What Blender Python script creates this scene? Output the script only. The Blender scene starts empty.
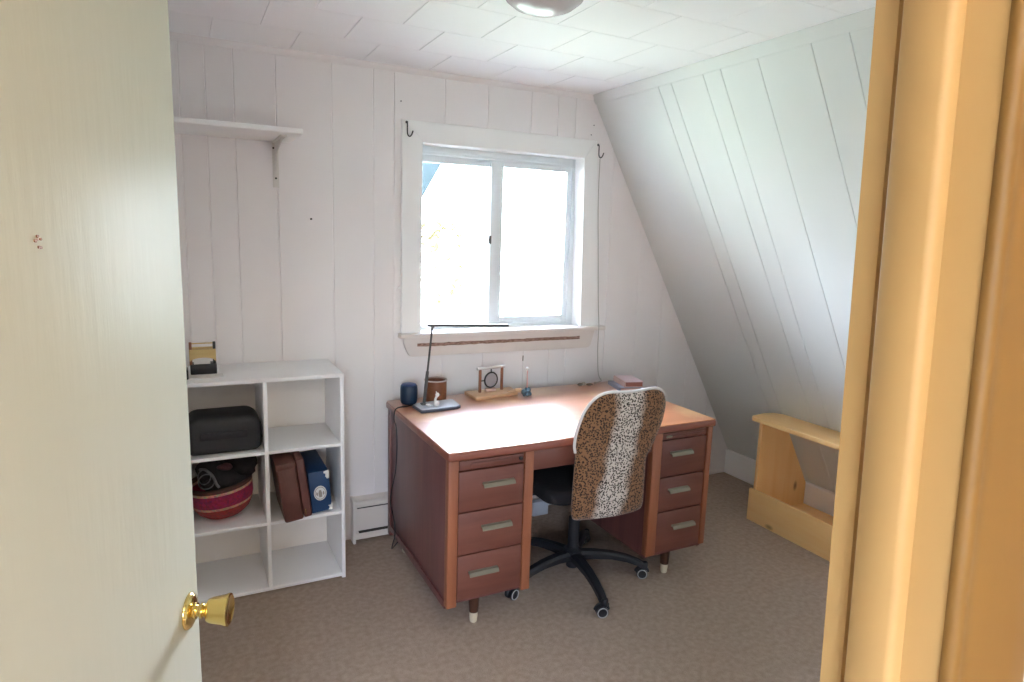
import bpy, bmesh, math, random
from math import sin, cos, pi, radians
from mathutils import Vector, Matrix
random.seed(7)
S = bpy.context.scene
COL = S.collection
ORG = {}

# ------------------------------------------------------------------ helpers
def T(bm, verts, M):
    bmesh.ops.transform(bm, matrix=M, verts=verts)

def box(bm, x0, x1, y0, y1, z0, z1, bev=0.0, M=None, seg=2):
    r = bmesh.ops.create_cube(bm, size=1.0)
    vs = r['verts']
    for v in vs:
        v.co = Vector((x0 + (v.co.x + .5) * (x1 - x0), y0 + (v.co.y + .5) * (y1 - y0), z0 + (v.co.z + .5) * (z1 - z0)))
    if M is not None: T(bm, vs, M)
    if bev > 0:
        es = list({e for v in vs for e in v.link_edges})
        bmesh.ops.bevel(bm, geom=es + vs, offset=bev, segments=seg, affect='EDGES', profile=.5)
    return vs

def prism(bm, pts, axis, a, b, bev=0.0, M=None, seg=2):
    """closed 2-D outline extruded from a to b along axis; 2-D coords are the other two axes in xyz order"""
    def mk(p, t):
        if axis == 'X': return Vector((t, p[0], p[1]))
        if axis == 'Y': return Vector((p[0], t, p[1]))
        return Vector((p[0], p[1], t))
    va = [bm.verts.new(mk(p, a)) for p in pts]
    vb = [bm.verts.new(mk(p, b)) for p in pts]
    n = len(pts)
    fs = [bm.faces.new(va), bm.faces.new(vb[::-1])]
    for i in range(n):
        fs.append(bm.faces.new((va[(i + 1) % n], va[i], vb[i], vb[(i + 1) % n])))
    bmesh.ops.recalc_face_normals(bm, faces=fs)
    if M is not None: T(bm, va + vb, M)
    if bev > 0:
        es = list({e for f in fs[:2] for e in f.edges})
        bmesh.ops.bevel(bm, geom=es, offset=bev, segments=seg, affect='EDGES', profile=.5)

def frame_axes(d):
    d = d.normalized()
    u = Vector((0, 0, 1)) if abs(d.z) < .9 else Vector((1, 0, 0))
    a = d.cross(u).normalized(); b = d.cross(a).normalized()
    return a, b

def tube(bm, pts, r, n=10, closed=False):
    pts = [Vector(p) for p in pts]
    m = len(pts)
    rs = r if isinstance(r, (list, tuple)) else [r] * m
    rings = []
    a = None
    for i, p in enumerate(pts):
        if closed: d = (pts[(i + 1) % m] - pts[i - 1]).normalized()
        else: d = (pts[min(i + 1, m - 1)] - pts[max(i - 1, 0)]).normalized()
        if a is None: a, b = frame_axes(d)
        else:
            a = (a - d * a.dot(d)).normalized(); b = d.cross(a)
        rings.append([bm.verts.new(p + (a * cos(2 * pi * k / n) + b * sin(2 * pi * k / n)) * rs[i]) for k in range(n)])
    fs = []
    for i in range(m if closed else m - 1):
        A, Bq = rings[i], rings[(i + 1) % m]
        for k in range(n):
            fs.append(bm.faces.new((A[k], A[(k + 1) % n], Bq[(k + 1) % n], Bq[k])))
    if not closed:
        fs.append(bm.faces.new(rings[0][::-1])); fs.append(bm.faces.new(rings[-1]))
    bmesh.ops.recalc_face_normals(bm, faces=fs)

def smooth_path(pts, k=6):
    P = [Vector(p) for p in pts]; out = []
    for i in range(len(P) - 1):
        p0 = P[max(i - 1, 0)]; p1 = P[i]; p2 = P[i + 1]; p3 = P[min(i + 2, len(P) - 1)]
        for j in range(k):
            t = j / k
            out.append(.5 * ((2 * p1) + (p2 - p0) * t + (2 * p0 - 5 * p1 + 4 * p2 - p3) * t * t + (3 * p1 - p0 - 3 * p2 + p3) * t ** 3))
    out.append(P[-1]); return out

def lathe(bm, prof, c, axis=(0, 0, 1), n=32, sx=1.0, M=None):
    """prof: list of (radius, height) along axis from c"""
    c = Vector(c); d = Vector(axis).normalized()
    if abs(d.z) > .999: a, b = Vector((1, 0, 0)), Vector((0, 1, 0))
    else: a, b = frame_axes(d)
    rings = []; fs = []; allv = []
    for r, h in prof:
        if r < 1e-6:
            v = bm.verts.new(c + d * h); rings.append([v]); allv.append(v)
        else:
            rg = [bm.verts.new(c + d * h + (a * cos(2 * pi * k / n) * sx + b * sin(2 * pi * k / n)) * r) for k in range(n)]
            rings.append(rg); allv += rg
    for A, Bq in zip(rings[:-1], rings[1:]):
        for k in range(n):
            if len(A) == 1 and len(Bq) == 1: continue
            if len(A) == 1: fs.append(bm.faces.new((A[0], Bq[k], Bq[(k + 1) % n])))
            elif len(Bq) == 1: fs.append(bm.faces.new((A[k], A[(k + 1) % n], Bq[0])))
            else: fs.append(bm.faces.new((A[k], A[(k + 1) % n], Bq[(k + 1) % n], Bq[k])))
    if len(rings[0]) > 1: fs.append(bm.faces.new(rings[0][::-1]))
    if len(rings[-1]) > 1: fs.append(bm.faces.new(rings[-1]))
    bmesh.ops.recalc_face_normals(bm, faces=fs)
    if M is not None: T(bm, allv, M)

def ball(bm, c, r, sc=(1, 1, 1), n=20):
    q = bmesh.ops.create_uvsphere(bm, u_segments=n, v_segments=max(8, n // 2), radius=r)
    T(bm, q['verts'], Matrix.Translation(Vector(c)) @ Matrix.Diagonal((sc[0], sc[1], sc[2], 1)))
    return q['verts']

def NB(): return bmesh.new()

def tag(o, label=None, cat=None, group=None, kind=None):
    if label: o['label'] = label
    if cat: o['category'] = cat
    if group: o['group'] = group
    if kind: o['kind'] = kind
    return o

def empty(name, loc, label=None, cat=None, group=None, kind=None):
    o = bpy.data.objects.new(name, None); COL.objects.link(o)
    o.location = loc; o.empty_display_size = .05
    ORG[o.name] = Vector(loc)
    return tag(o, label, cat, group, kind)

def obj(name, bm, mat, parent=None, loc=None, sharp=38, smooth=True):
    """link a bmesh written in world coordinates as one mesh object"""
    if parent is not None: org = ORG[parent.name]
    else: org = Vector(loc) if loc is not None else Vector((0, 0, 0))
    bmesh.ops.translate(bm, verts=bm.verts, vec=-org)
    me = bpy.data.meshes.new(name); bm.to_mesh(me); bm.free()
    if smooth:
        for p in me.polygons: p.use_smooth = True
        me.set_sharp_from_angle(angle=radians(sharp))
    me.materials.append(mat)
    o = bpy.data.objects.new(name, me); COL.objects.link(o)
    if parent is not None: o.parent = parent
    else: o.location = org
    ORG[o.name] = org
    return o

# ---------------------------------------------------------------- materials
def nodes(name):
    m = bpy.data.materials.new(name); m.use_nodes = True
    nt = m.node_tree; bs = nt.nodes['Principled BSDF']
    return m, nt, bs

def L(nt, a, b): nt.links.new(a, b)

def paint(name, c, rough=.5, metal=0.0, c2=None, vscale=6.0, bump=0.0, bscale=60.0, stretch=(1, 1, 1), spec=.5, coat=0.0):
    m, nt, bs = nodes(name)
    bs.inputs['Base Color'].default_value = (*c, 1)
    bs.inputs['Roughness'].default_value = rough
    bs.inputs['Metallic'].default_value = metal
    bs.inputs['Specular IOR Level'].default_value = spec
    bs.inputs['Coat Weight'].default_value = coat
    tc = nt.nodes.new('ShaderNodeTexCoord'); mp = nt.nodes.new('ShaderNodeMapping')
    mp.inputs['Scale'].default_value = stretch
    L(nt, tc.outputs['Object'], mp.inputs['Vector'])
    if c2 is not None:
        n = nt.nodes.new('ShaderNodeTexNoise'); n.inputs['Scale'].default_value = vscale; n.inputs['Detail'].default_value = 6
        L(nt, mp.outputs[0], n.inputs['Vector'])
        r = nt.nodes.new('ShaderNodeValToRGB')
        r.color_ramp.elements[0].position = .35; r.color_ramp.elements[0].color = (*c, 1)
        r.color_ramp.elements[1].position = .68; r.color_ramp.elements[1].color = (*c2, 1)
        L(nt, n.outputs['Fac'], r.inputs['Fac']); L(nt, r.outputs['Color'], bs.inputs['Base Color'])
    if bump > 0:
        n = nt.nodes.new('ShaderNodeTexNoise'); n.inputs['Scale'].default_value = bscale; n.inputs['Detail'].default_value = 4
        L(nt, mp.outputs[0], n.inputs['Vector'])
        b = nt.nodes.new('ShaderNodeBump'); b.inputs['Strength'].default_value = bump; b.inputs['Distance'].default_value = .004
        L(nt, n.outputs['Fac'], b.inputs['Height']); L(nt, b.outputs['Normal'], bs.inputs['Normal'])
    return m

def wood(name, c1, c2, axis='X', scale=14.0, rough=.4, coat=0.0, spec=.5, knots=None, worn=None, cr=.25):
    m, nt, bs = nodes(name)
    bs.inputs['Roughness'].default_value = rough
    bs.inputs['Coat Weight'].default_value = coat; bs.inputs['Coat Roughness'].default_value = cr
    bs.inputs['Specular IOR Level'].default_value = spec
    tc = nt.nodes.new('ShaderNodeTexCoord'); mp = nt.nodes.new('ShaderNodeMapping')
    mp.inputs['Scale'].default_value = {'X': (.08, 1, 1), 'Y': (1, .08, 1), 'Z': (1, 1, .08)}[axis]
    L(nt, tc.outputs['Object'], mp.inputs['Vector'])
    n = nt.nodes.new('ShaderNodeTexNoise'); n.inputs['Scale'].default_value = scale; n.inputs['Detail'].default_value = 8
    n.inputs['Distortion'].default_value = .6; n.inputs['Roughness'].default_value = .6
    L(nt, mp.outputs[0], n.inputs['Vector'])
    r = nt.nodes.new('ShaderNodeValToRGB')
    r.color_ramp.elements[0].position = .3; r.color_ramp.elements[0].color = (*c1, 1)
    r.color_ramp.elements[1].position = .7; r.color_ramp.elements[1].color = (*c2, 1)
    L(nt, n.outputs['Fac'], r.inputs['Fac'])
    out = r.outputs['Color']
    if knots is not None:
        v = nt.nodes.new('ShaderNodeTexVoronoi'); v.inputs['Scale'].default_value = 7.5
        mk = nt.nodes.new('ShaderNodeMapping')
        mk.inputs['Scale'].default_value = {'X': (.5, 1, 1), 'Y': (1, .5, 1), 'Z': (1, 1, .5)}[axis]
        L(nt, tc.outputs['Object'], mk.inputs['Vector']); L(nt, mk.outputs[0], v.inputs['Vector'])
        rk = nt.nodes.new('ShaderNodeValToRGB')
        rk.color_ramp.elements[0].position = .03; rk.color_ramp.elements[0].color = (1, 1, 1, 1)
        rk.color_ramp.elements[1].position = .14; rk.color_ramp.elements[1].color = (0, 0, 0, 1)
        L(nt, v.outputs['Distance'], rk.inputs['Fac'])
        mx = nt.nodes.new('ShaderNodeMix'); mx.data_type = 'RGBA'
        L(nt, rk.outputs['Color'], mx.inputs['Factor']); L(nt, out, mx.inputs['A'])
        mx.inputs['B'].default_value = (*knots, 1); out = mx.outputs['Result']
    if worn is not None:
        n2 = nt.nodes.new('ShaderNodeTexNoise'); n2.inputs['Scale'].default_value = 5; n2.inputs['Detail'].default_value = 7
        L(nt, tc.outputs['Object'], n2.inputs['Vector'])
        r2 = nt.nodes.new('ShaderNodeValToRGB')
        r2.color_ramp.elements[0].position = .52; r2.color_ramp.elements[0].color = (0, 0, 0, 1)
        r2.color_ramp.elements[1].position = .66; r2.color_ramp.elements[1].color = (1, 1, 1, 1)
        L(nt, n2.outputs['Fac'], r2.inputs['Fac'])
        mx = nt.nodes.new('ShaderNodeMix'); mx.data_type = 'RGBA'
        L(nt, r2.outputs['Color'], mx.inputs['Factor']); L(nt, out, mx.inputs['A'])
        mx.inputs['B'].default_value = (*worn, 1); out = mx.outputs['Result']
    L(nt, out, bs.inputs['Base Color'])
    b = nt.nodes.new('ShaderNodeBump'); b.inputs['Strength'].default_value = .12; b.inputs['Distance'].default_value = .002
    L(nt, n.outputs['Fac'], b.inputs['Height']); L(nt, b.outputs['Normal'], bs.inputs['Normal'])
    return m

M = {}
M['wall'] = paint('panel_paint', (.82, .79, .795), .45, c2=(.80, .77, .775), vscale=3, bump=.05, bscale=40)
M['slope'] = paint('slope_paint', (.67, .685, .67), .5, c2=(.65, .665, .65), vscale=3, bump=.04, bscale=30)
M['ceil'] = paint('ceiling_tile', (.91, .91, .93), .7, bump=.04, bscale=150)
M['trim'] = paint('white_trim', (.86, .86, .86), .35)
M['sillpaint'] = paint('sill_paint', (.74, .69, .66), .35, c2=(.70, .65, .62), vscale=10)
M['vinyl'] = paint('window_vinyl', (.72, .76, .78), .35)
M['doorpaint'] = paint('door_paint', (.57, .55, .45), .36, c2=(.54, .515, .415), vscale=4, bump=.22, bscale=60, stretch=(1, 1, .16), spec=.009)
M['jamb'] = paint('jamb_paint', (.50, .32, .135), .5, c2=(.45, .28, .11), vscale=9, bump=.12, bscale=25, stretch=(1, 1, .2))
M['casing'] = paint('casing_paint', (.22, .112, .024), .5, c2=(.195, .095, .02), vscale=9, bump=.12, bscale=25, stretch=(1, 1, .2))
M['hall'] = paint('hall_paint', (.78, .73, .66), .6)
M['carpet'] = paint('carpet', (.45, .355, .29), .95, c2=(.36, .28, .225), vscale=45, bump=1.0, bscale=260, spec=.1)
M['white'] = paint('white_melamine', (.86, .86, .87), .35)
M['brass'] = paint('polished_brass', (.80, .60, .22), .14, metal=1.0)
M['black'] = paint('black_plastic', (.012, .013, .017), .38)
M['ironblack'] = paint('black_iron', (.02, .02, .024), .5)
M['rubber'] = paint('caster_grey', (.40, .40, .41), .5)
M['heater'] = paint('heater_enamel', (.68, .64, .60), .4)
M['dark'] = paint('dark_gap', (.03, .025, .022), .8)
M['chrome'] = paint('pull_metal', (.25, .225, .17), .5, metal=.6)
M['ferrule'] = paint('ferrule', (.62, .55, .42), .4)
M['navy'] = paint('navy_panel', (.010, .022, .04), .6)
M['deskside'] = wood('desk_veneer', (.105, .036, .034), (.175, .068, .062), 'Z', 16, .38, .25)
M['drawer'] = wood('drawer_veneer', (.12, .036, .025), (.175, .060, .040), 'X', 16, .42, .15)
M['post'] = wood('post_wood', (.22, .068, .032), (.32, .112, .052), 'Z', 16, .42, .15)
M['desktop'] = wood('desktop_wood', (.36, .115, .04), (.48, .185, .07), 'X', 12, .36, 1.0, worn=(.56, .31, .13), cr=.34)
M['deskedge'] = wood('desk_edge', (.19, .055, .035), (.28, .09, .055), 'X', 16, .36, .3)
M['legwood'] = wood('leg_wood', (.045, .018, .010), (.075, .03, .016), 'Z', 40, .4)
M['pine'] = wood('pine', (.88, .53, .21), (.93, .63, .29), 'Y', 12, .42, .1, knots=(.26, .11, .04))
M['pinez'] = wood('pine_upright', (.86, .51, .21), (.92, .61, .28), 'Z', 12, .42, .1, knots=(.30, .12, .05))
M['light_wood'] = wood('light_wood', (.52, .30, .16), (.64, .41, .23), 'X', 30, .4, .1)
M['tan'] = wood('tan_wood', (.52, .36, .14), (.62, .46, .2), 'X', 30, .4)
M['redwood'] = wood('reddish_wood', (.20, .075, .035), (.28, .11, .055), 'Z', 40, .4)
M['leather'] = paint('brown_leather', (.10, .035, .026), .42, c2=(.145, .053, .04), vscale=14, bump=.25, bscale=120)
M['leathercup'] = paint('tan_leather', (.16, .052, .022), .45, c2=(.22, .078, .034), vscale=12, bump=.2, bscale=120)
M['cuprim'] = paint('cup_rim', (.42, .33, .30), .4)
M['blue'] = paint('blue_cloth', (.008, .045, .13), .5, bump=.1, bscale=200)
M['patch'] = paint('white_patch', (.72, .72, .70), .5)
M['emblem'] = paint('emblem_tan', (.32, .28, .24), .5)
M['speaker'] = paint('speaker_shell', (.004, .022, .055), .4, bump=.2, bscale=400)
M['speakertop'] = paint('speaker_top', (.03, .055, .16), .35)
M['lampgrey'] = paint('lamp_metal', (.07, .068, .066), .5)
M['lampblack'] = paint('lamp_head_metal', (.035, .035, .036), .6, spec=.2)
M['lampplate'] = paint('lamp_plate', (.50, .53, .58), .3)
M['lampdark'] = paint('lamp_side', (.07, .08, .11), .4)
M['ceramic'] = paint('grey_ceramic', (.62, .60, .60), .25)
M['steel'] = paint('steel_disc', (.42, .44, .50), .35, metal=.6)
M['bluesteel'] = paint('blue_beads', (.16, .26, .34), .22, metal=.7)
M['pink'] = paint('pink_stick', (.66, .36, .33), .45)
M['bookred'] = paint('book_red', (.30, .11, .085), .5)
M['bookpink'] = paint('book_cover', (.62, .46, .48), .35)
M['bookblue'] = paint('book_blue', (.30, .32, .42), .45)
M['pages'] = paint('book_pages', (.62, .42, .36), .7)
M['stone'] = paint('pebble', (.10, .075, .06), .5, c2=(.22, .17, .14), vscale=30)
M['stonepale'] = paint('pale_pebble', (.48, .42, .36), .5)
M['casegrey'] = paint('case_nylon', (.016, .0165, .019), .55, bump=.2, bscale=300)
M['casedark'] = paint('case_pocket', (.006, .006, .010), .6)
M['cloth'] = paint('black_cloth', (.006, .0055, .007), .9, c2=(.012, .008, .010), vscale=20, bump=.5, bscale=60)
M['wine'] = paint('wine_cloth', (.06, .018, .022), .8)
M['cablegrey'] = paint('grey_cable', (.10, .10, .11), .5)
M['glassshade'] = paint('frosted_shade', (.55, .53, .54), .25)
M['paper'] = paint('paper', (.74, .73, .72), .6)
M['brownpeel'] = paint('stripped_paint', (.16, .085, .06), .7, c2=(.40, .26, .21), vscale=70, stretch=(1, 1, 3))
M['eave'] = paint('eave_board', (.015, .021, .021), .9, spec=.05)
M['bark'] = paint('bark', (.16, .11, .07), .9)
M['leaf'] = paint('leaf', (.085, .075, .035), .9, c2=(.12, .095, .05), vscale=3, spec=.05)
M['grass'] = paint('lawn', (.085, .105, .065), .9, c2=(.115, .135, .09), vscale=2)
M['bounce_ground'] = paint('pale_bounce', (.58, .59, .60), .9, c2=(.68, .68, .68), vscale=20)
M['sidingpaint'] = paint('siding', (.3, .3, .3), .7)

def glass_mat():
    m = bpy.data.materials.new('pane_glass'); m.use_nodes = True
    nt = m.node_tree; nt.nodes.clear()
    o = nt.nodes.new('ShaderNodeOutputMaterial'); mx = nt.nodes.new('ShaderNodeMixShader')
    t = nt.nodes.new('ShaderNodeBsdfTransparent'); g = nt.nodes.new('ShaderNodeBsdfGlossy'); g.inputs['Roughness'].default_value = .02
    t.inputs['Color'].default_value = (.96, .98, .97, 1)
    f = nt.nodes.new('ShaderNodeFresnel'); f.inputs['IOR'].default_value = 1.3
    L(nt, f.outputs[0], mx.inputs['Fac']); L(nt, t.outputs[0], mx.inputs[1]); L(nt, g.outputs[0], mx.inputs[2]); L(nt, mx.outputs[0], o.inputs['Surface'])
    return m
M['glass'] = glass_mat()

def leopard_mat():
    m, nt, bs = nodes('leopard_plush')
    bs.inputs['Roughness'].default_value = .9; bs.inputs['Specular IOR Level'].default_value = .15
    bs.inputs['Sheen Weight'].default_value = .25
    tc = nt.nodes.new('ShaderNodeTexCoord')
    # warp
    nz = nt.nodes.new('ShaderNodeTexNoise'); nz.inputs['Scale'].default_value = 40; nz.inputs['Detail'].default_value = 2
    L(nt, tc.outputs['Object'], nz.inputs['Vector'])
    sc = nt.nodes.new('ShaderNodeVectorMath'); sc.operation = 'MULTIPLY_ADD'
    sc.inputs[1].default_value = (.008, .008, .008)
    L(nt, nz.outputs['Color'], sc.inputs[0]); L(nt, tc.outputs['Object'], sc.inputs[2])
    v = nt.nodes.new('ShaderNodeTexVoronoi'); v.inputs['Scale'].default_value = 125; v.inputs['Randomness'].default_value = .85
    L(nt, sc.outputs[0], v.inputs['Vector'])
    r = nt.nodes.new('ShaderNodeValToRGB')
    r.color_ramp.elements[0].position = .38; r.color_ramp.elements[0].color = (1, 1, 1, 1)
    r.color_ramp.elements[1].position = .52; r.color_ramp.elements[1].color = (0, 0, 0, 1)
    L(nt, v.outputs['Distance'], r.inputs['Fac'])
    # pale slanting band of the print: centre x = a + b*z in the part's own coordinates
    sp = nt.nodes.new('ShaderNodeSeparateXYZ'); L(nt, tc.outputs['Object'], sp.inputs[0])
    ma = nt.nodes.new('ShaderNodeMath'); ma.operation = 'MULTIPLY_ADD'; ma.inputs[1].default_value = -.085
    L(nt, sp.outputs['Z'], ma.inputs[0]); L(nt, sp.outputs['X'], ma.inputs[2])
    nb = nt.nodes.new('ShaderNodeTexNoise'); nb.inputs['Scale'].default_value = 12
    L(nt, tc.outputs['Object'], nb.inputs['Vector'])
    md = nt.nodes.new('ShaderNodeMath'); md.operation = 'MULTIPLY_ADD'; md.inputs[1].default_value = .06
    L(nt, nb.outputs['Fac'], md.inputs[0]); L(nt, ma.outputs[0], md.inputs[2])
    ab = nt.nodes.new('ShaderNodeMath'); ab.operation = 'SUBTRACT'; ab.inputs[1].default_value = -.028 + .03 + BAND
    L(nt, md.outputs[0], ab.inputs[0])
    ab2 = nt.nodes.new('ShaderNodeMath'); ab2.operation = 'ABSOLUTE'; L(nt, ab.outputs[0], ab2.inputs[0])
    rb = nt.nodes.new('ShaderNodeValToRGB')
    e = rb.color_ramp.elements
    e[0].position = .045; e[0].color = (.62, .55, .49, 1)
    e[1].position = .085; e[1].color = (.25, .125, .06, 1)
    L(nt, ab2.outputs[0], rb.inputs['Fac'])
    mx = nt.nodes.new('ShaderNodeMix'); mx.data_type = 'RGBA'
    L(nt, r.outputs['Color'], mx.inputs['Factor']); L(nt, rb.outputs['Color'], mx.inputs['A'])
    mx.inputs['B'].default_value = (.030, .018, .013, 1)
    L(nt, mx.outputs['Result'], bs.inputs['Base Color'])
    return m
BAND = -.02
M['leopard'] = leopard_mat()
M['plushlit'] = paint('plush_lit', (.68, .64, .62), .9, spec=.1)

def basket_mat():
    m, nt, bs = nodes('woven_basket')
    bs.inputs['Roughness'].default_value = .75
    tc = nt.nodes.new('ShaderNodeTexCoord'); sp = nt.nodes.new('ShaderNodeSeparateXYZ'); L(nt, tc.outputs['Object'], sp.inputs[0])
    mr = nt.nodes.new('ShaderNodeMapRange'); mr.inputs['From Min'].default_value = 0; mr.inputs['From Max'].default_value = .156
    L(nt, sp.outputs['Z'], mr.inputs['Value'])
    r = nt.nodes.new('ShaderNodeValToRGB'); r.color_ramp.interpolation = 'CONSTANT'
    pink = (.34, .012, .075, 1); cream = (.66, .36, .24, 1); red = (.36, .035, .035, 1); dk = (.10, .03, .02, 1)
    cols = [(0, red), (.40, cream), (.47, pink), (.83, cream), (.90, dk)]
    el = r.color_ramp.elements
    el[0].position, el[0].color = cols[0]; el[1].position, el[1].color = cols[1]
    for p_, c_ in cols[2:]:
        k = el.new(p_); k.color = c_
    L(nt, mr.outputs[0], r.inputs['Fac'])
    v = nt.nodes.new('ShaderNodeTexVoronoi'); v.inputs['Scale'].default_value = 110; L(nt, tc.outputs['Object'], v.inputs['Vector'])
    mx = nt.nodes.new('ShaderNodeMix'); mx.data_type = 'RGBA'; mx.blend_type = 'MULTIPLY'; mx.inputs['Factor'].default_value = .5
    L(nt, r.outputs['Color'], mx.inputs['A']); L(nt, v.outputs['Color'], mx.inputs['B'])
    L(nt, mx.outputs['Result'], bs.inputs['Base Color'])
    w = nt.nodes.new('ShaderNodeTexWave'); w.bands_direction = 'Z'; w.inputs['Scale'].default_value = 45; L(nt, tc.outputs['Object'], w.inputs['Vector'])
    b = nt.nodes.new('ShaderNodeBump'); b.inputs['Strength'].default_value = .6; b.inputs['Distance'].default_value = .003
    L(nt, w.outputs['Fac'], b.inputs['Height']); L(nt, b.outputs['Normal'], bs.inputs['Normal'])
    return m
M['basket'] = basket_mat()

# ------------------------------------------------------------------ constants
D = 3.137            # back (window) wall
H = 2.324            # ceiling
CAMZ = 1.5616
S0, S1 = 3.3705, -.5711   # sloping wall: X = S0 + S1*Z
XL = -.36            # left wall
YF = .345            # room side of the doorway wall

# ------------------------------------------------------------------ room shell
bm = NB(); box(bm, -1.5, 3.6, -1.6, 3.27, -.08, 0)
tag(obj('floor', bm, M['carpet']), kind='structure')

# ceiling: individual fibre tiles with fine joints, seams staggered row by row
bm = NB()
box(bm, -1.5, 2.14, -1.6, 3.27, H + .006, H + .1)
rowsY = [D + .02]
y = 2.823
while y > -1.6: rowsY.append(y); y -= .3095
rowsY.append(-1.6)
for i in range(len(rowsY) - 1):
    y1, y0 = rowsY[i], rowsY[i + 1]
    off = {0: .143, 1: -.008}.get(i % 2)
    x = -1.5 + ((off + 1.5) % .318) - .318
    while x < 2.10:
        a, b = max(x, -1.5), min(x + .318, 2.10)
        if b - a > .01: box(bm, a + .0012, b - .0012, y0 + .0012, y1 - .0012, H, H + .008, bev=.0015, seg=1)
        x += .318
tag(obj('ceiling', bm, M['ceil'], smooth=False), kind='structure')

# back wall: grooved panelling with the window opening left out
OX0, OX1, OZ0, OZ1 = 1.066, 2.03, 1.05, 1.99
GX = [-.19, .024, .122, .231, .401, .642, .833, .932, 1.188, 1.42, 1.668, 1.83, 1.94, 2.205, 2.43, 2.62, 2.85, 3.05]
def groove_profile(a, b, gl, face, back, sgn=1, w=.0030, d=.0032):
    pts = [(a, face)]
    for g in sorted(gl):
        if a + .01 < g < b - .01:
            pts += [(g - w, face), (g - w * .3, face + sgn * d), (g + w * .3, face + sgn * d), (g + w, face)]
    pts += [(b, face), (b, back), (a, back)]
    return pts
bm = NB()
for a, b, c, d in [(-1.5, OX0, -.05, H + .05), (OX1, 3.6, -.05, H + .05), (OX0, OX1, -.05, OZ0), (OX0, OX1, OZ1, H + .05)]:
    prism(bm, groove_profile(a, b, GX, D, D + .13), 'Z', c, d)
tag(obj('wall_back', bm, M['wall'], smooth=False), kind='structure')

# thin moulding along back wall and ceiling
bm = NB()
prism(bm, [(D - .016, H), (D - .010, H - .014), (D - .004, H - .024), (D, H - .026), (D, H)], 'X', XL, 2.06)
tag(obj('trim_1', bm, M['wall'], smooth=False), kind='structure')

# sloping right wall, grooved boards running up the slope
GY = [2.612, 2.52, 2.312, 2.207, 2.005, 1.757, 1.604, 1.40, 1.21, 1.09, .90, .69, .52]
bm = NB()
prof = groove_profile(.2, D + .1, GY, 0.0, .12, 1, w=.0020, d=.004)      # (along Y, depth)
nrm = Vector((1, 0, -S1)).normalized()
va = []; vb = []
for (yy, dd) in prof:
    for z_, lst in ((-.06, va), (H + .06, vb)):
        lst.append(bm.verts.new(Vector((S0 + S1 * z_, yy, z_)) + nrm * dd))
fs = [bm.faces.new(va), bm.faces.new(vb[::-1])]
for i in range(len(va)):
    fs.append(bm.faces.new((va[(i + 1) % len(va)], va[i], vb[i], vb[(i + 1) % len(va)])))
bmesh.ops.recalc_face_normals(bm, faces=fs)
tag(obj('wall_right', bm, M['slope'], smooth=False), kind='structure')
# flat batten at the head of the slope
bm = NB()
xt = lambda z: S0 + S1 * z
zb = H - .045
prism(bm, [(xt(H) - .006, H), (xt(H) + .02, H), (xt(zb) + .012, zb), (xt(zb) - .0035, zb - .001), (xt(H) - .007, H - .003)], 'Y', .34, D)
tag(obj('trim_2', bm, M['slope'], smooth=False), kind='structure')

# low skirting at the foot of the slope
bm = NB()
prism(bm, [(3.262, 0), (3.262, .146), (3.258, .148), (3.258, .158), (3.264, .163), (3.30, .163), (3.30, 0)], 'Y', .345, D)
tag(obj('baseboard_right', bm, M['trim'], smooth=False), kind='structure')

bm = NB(); box(bm, XL - .1, XL, .25, D, 0, H)
tag(obj('wall_left', bm, M['wall']), kind='structure')

# doorway wall
DX0, DX1, DZ = -.275, .515, 2.045
bm = NB()
box(bm, -1.5, DX0, .262, YF, 0, H); box(bm, DX1 + .02, 3.6, .272, .334, 0, H); box(bm, DX0, DX1 + .02, .262, YF, DZ, H)
tag(obj('wall_front', bm, M['hall']), kind='structure')

# hall behind the camera; its unseen window is added for fill light
HX0, HX1, HZ0, HZ1 = -1.20, -.45, .95, 1.80
bm = NB()
for a, b, c, d in ((-1.5, HX0, 0, H), (HX1, 1.7, 0, H), (HX0, HX1, 0, HZ0), (HX0, HX1, HZ1, H)): box(bm, a, b, -1.6, -1.5, c, d)
tag(obj('wall_hall_back', bm, M['hall']), kind='structure')
hw = empty('fill_window', (-.825, -1.5, HZ0), kind='structure')
bm = NB()
for a, b, c, d in ((HX0, HX0 + .05, HZ0, HZ1), (HX1 - .05, HX1, HZ0, HZ1), (HX0 + .05, HX1 - .05, HZ0, HZ0 + .05), (HX0 + .05, HX1 - .05, HZ1 - .05, HZ1), (-.845, -.805, HZ0 + .05, HZ1 - .05)): box(bm, a, b, -1.59, -1.52, c, d, .003)
obj('window_frame', bm, M['vinyl'], hw)
bm = NB(); box(bm, HX0 + .04, HX1 - .04, -1.557, -1.553, HZ0 + .04, HZ1 - .04); obj('glass_pane', bm, M['glass'], hw)
bm = NB(); box(bm, -1.5, -1.4, -1.5, .262, 0, H); tag(obj('wall_hall_left', bm, M['hall']), kind='structure')
bm = NB(); box(bm, 1.6, 1.7, -1.5, .262, 0, H); tag(obj('wall_hall_right', bm, M['hall']), kind='structure')

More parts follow.
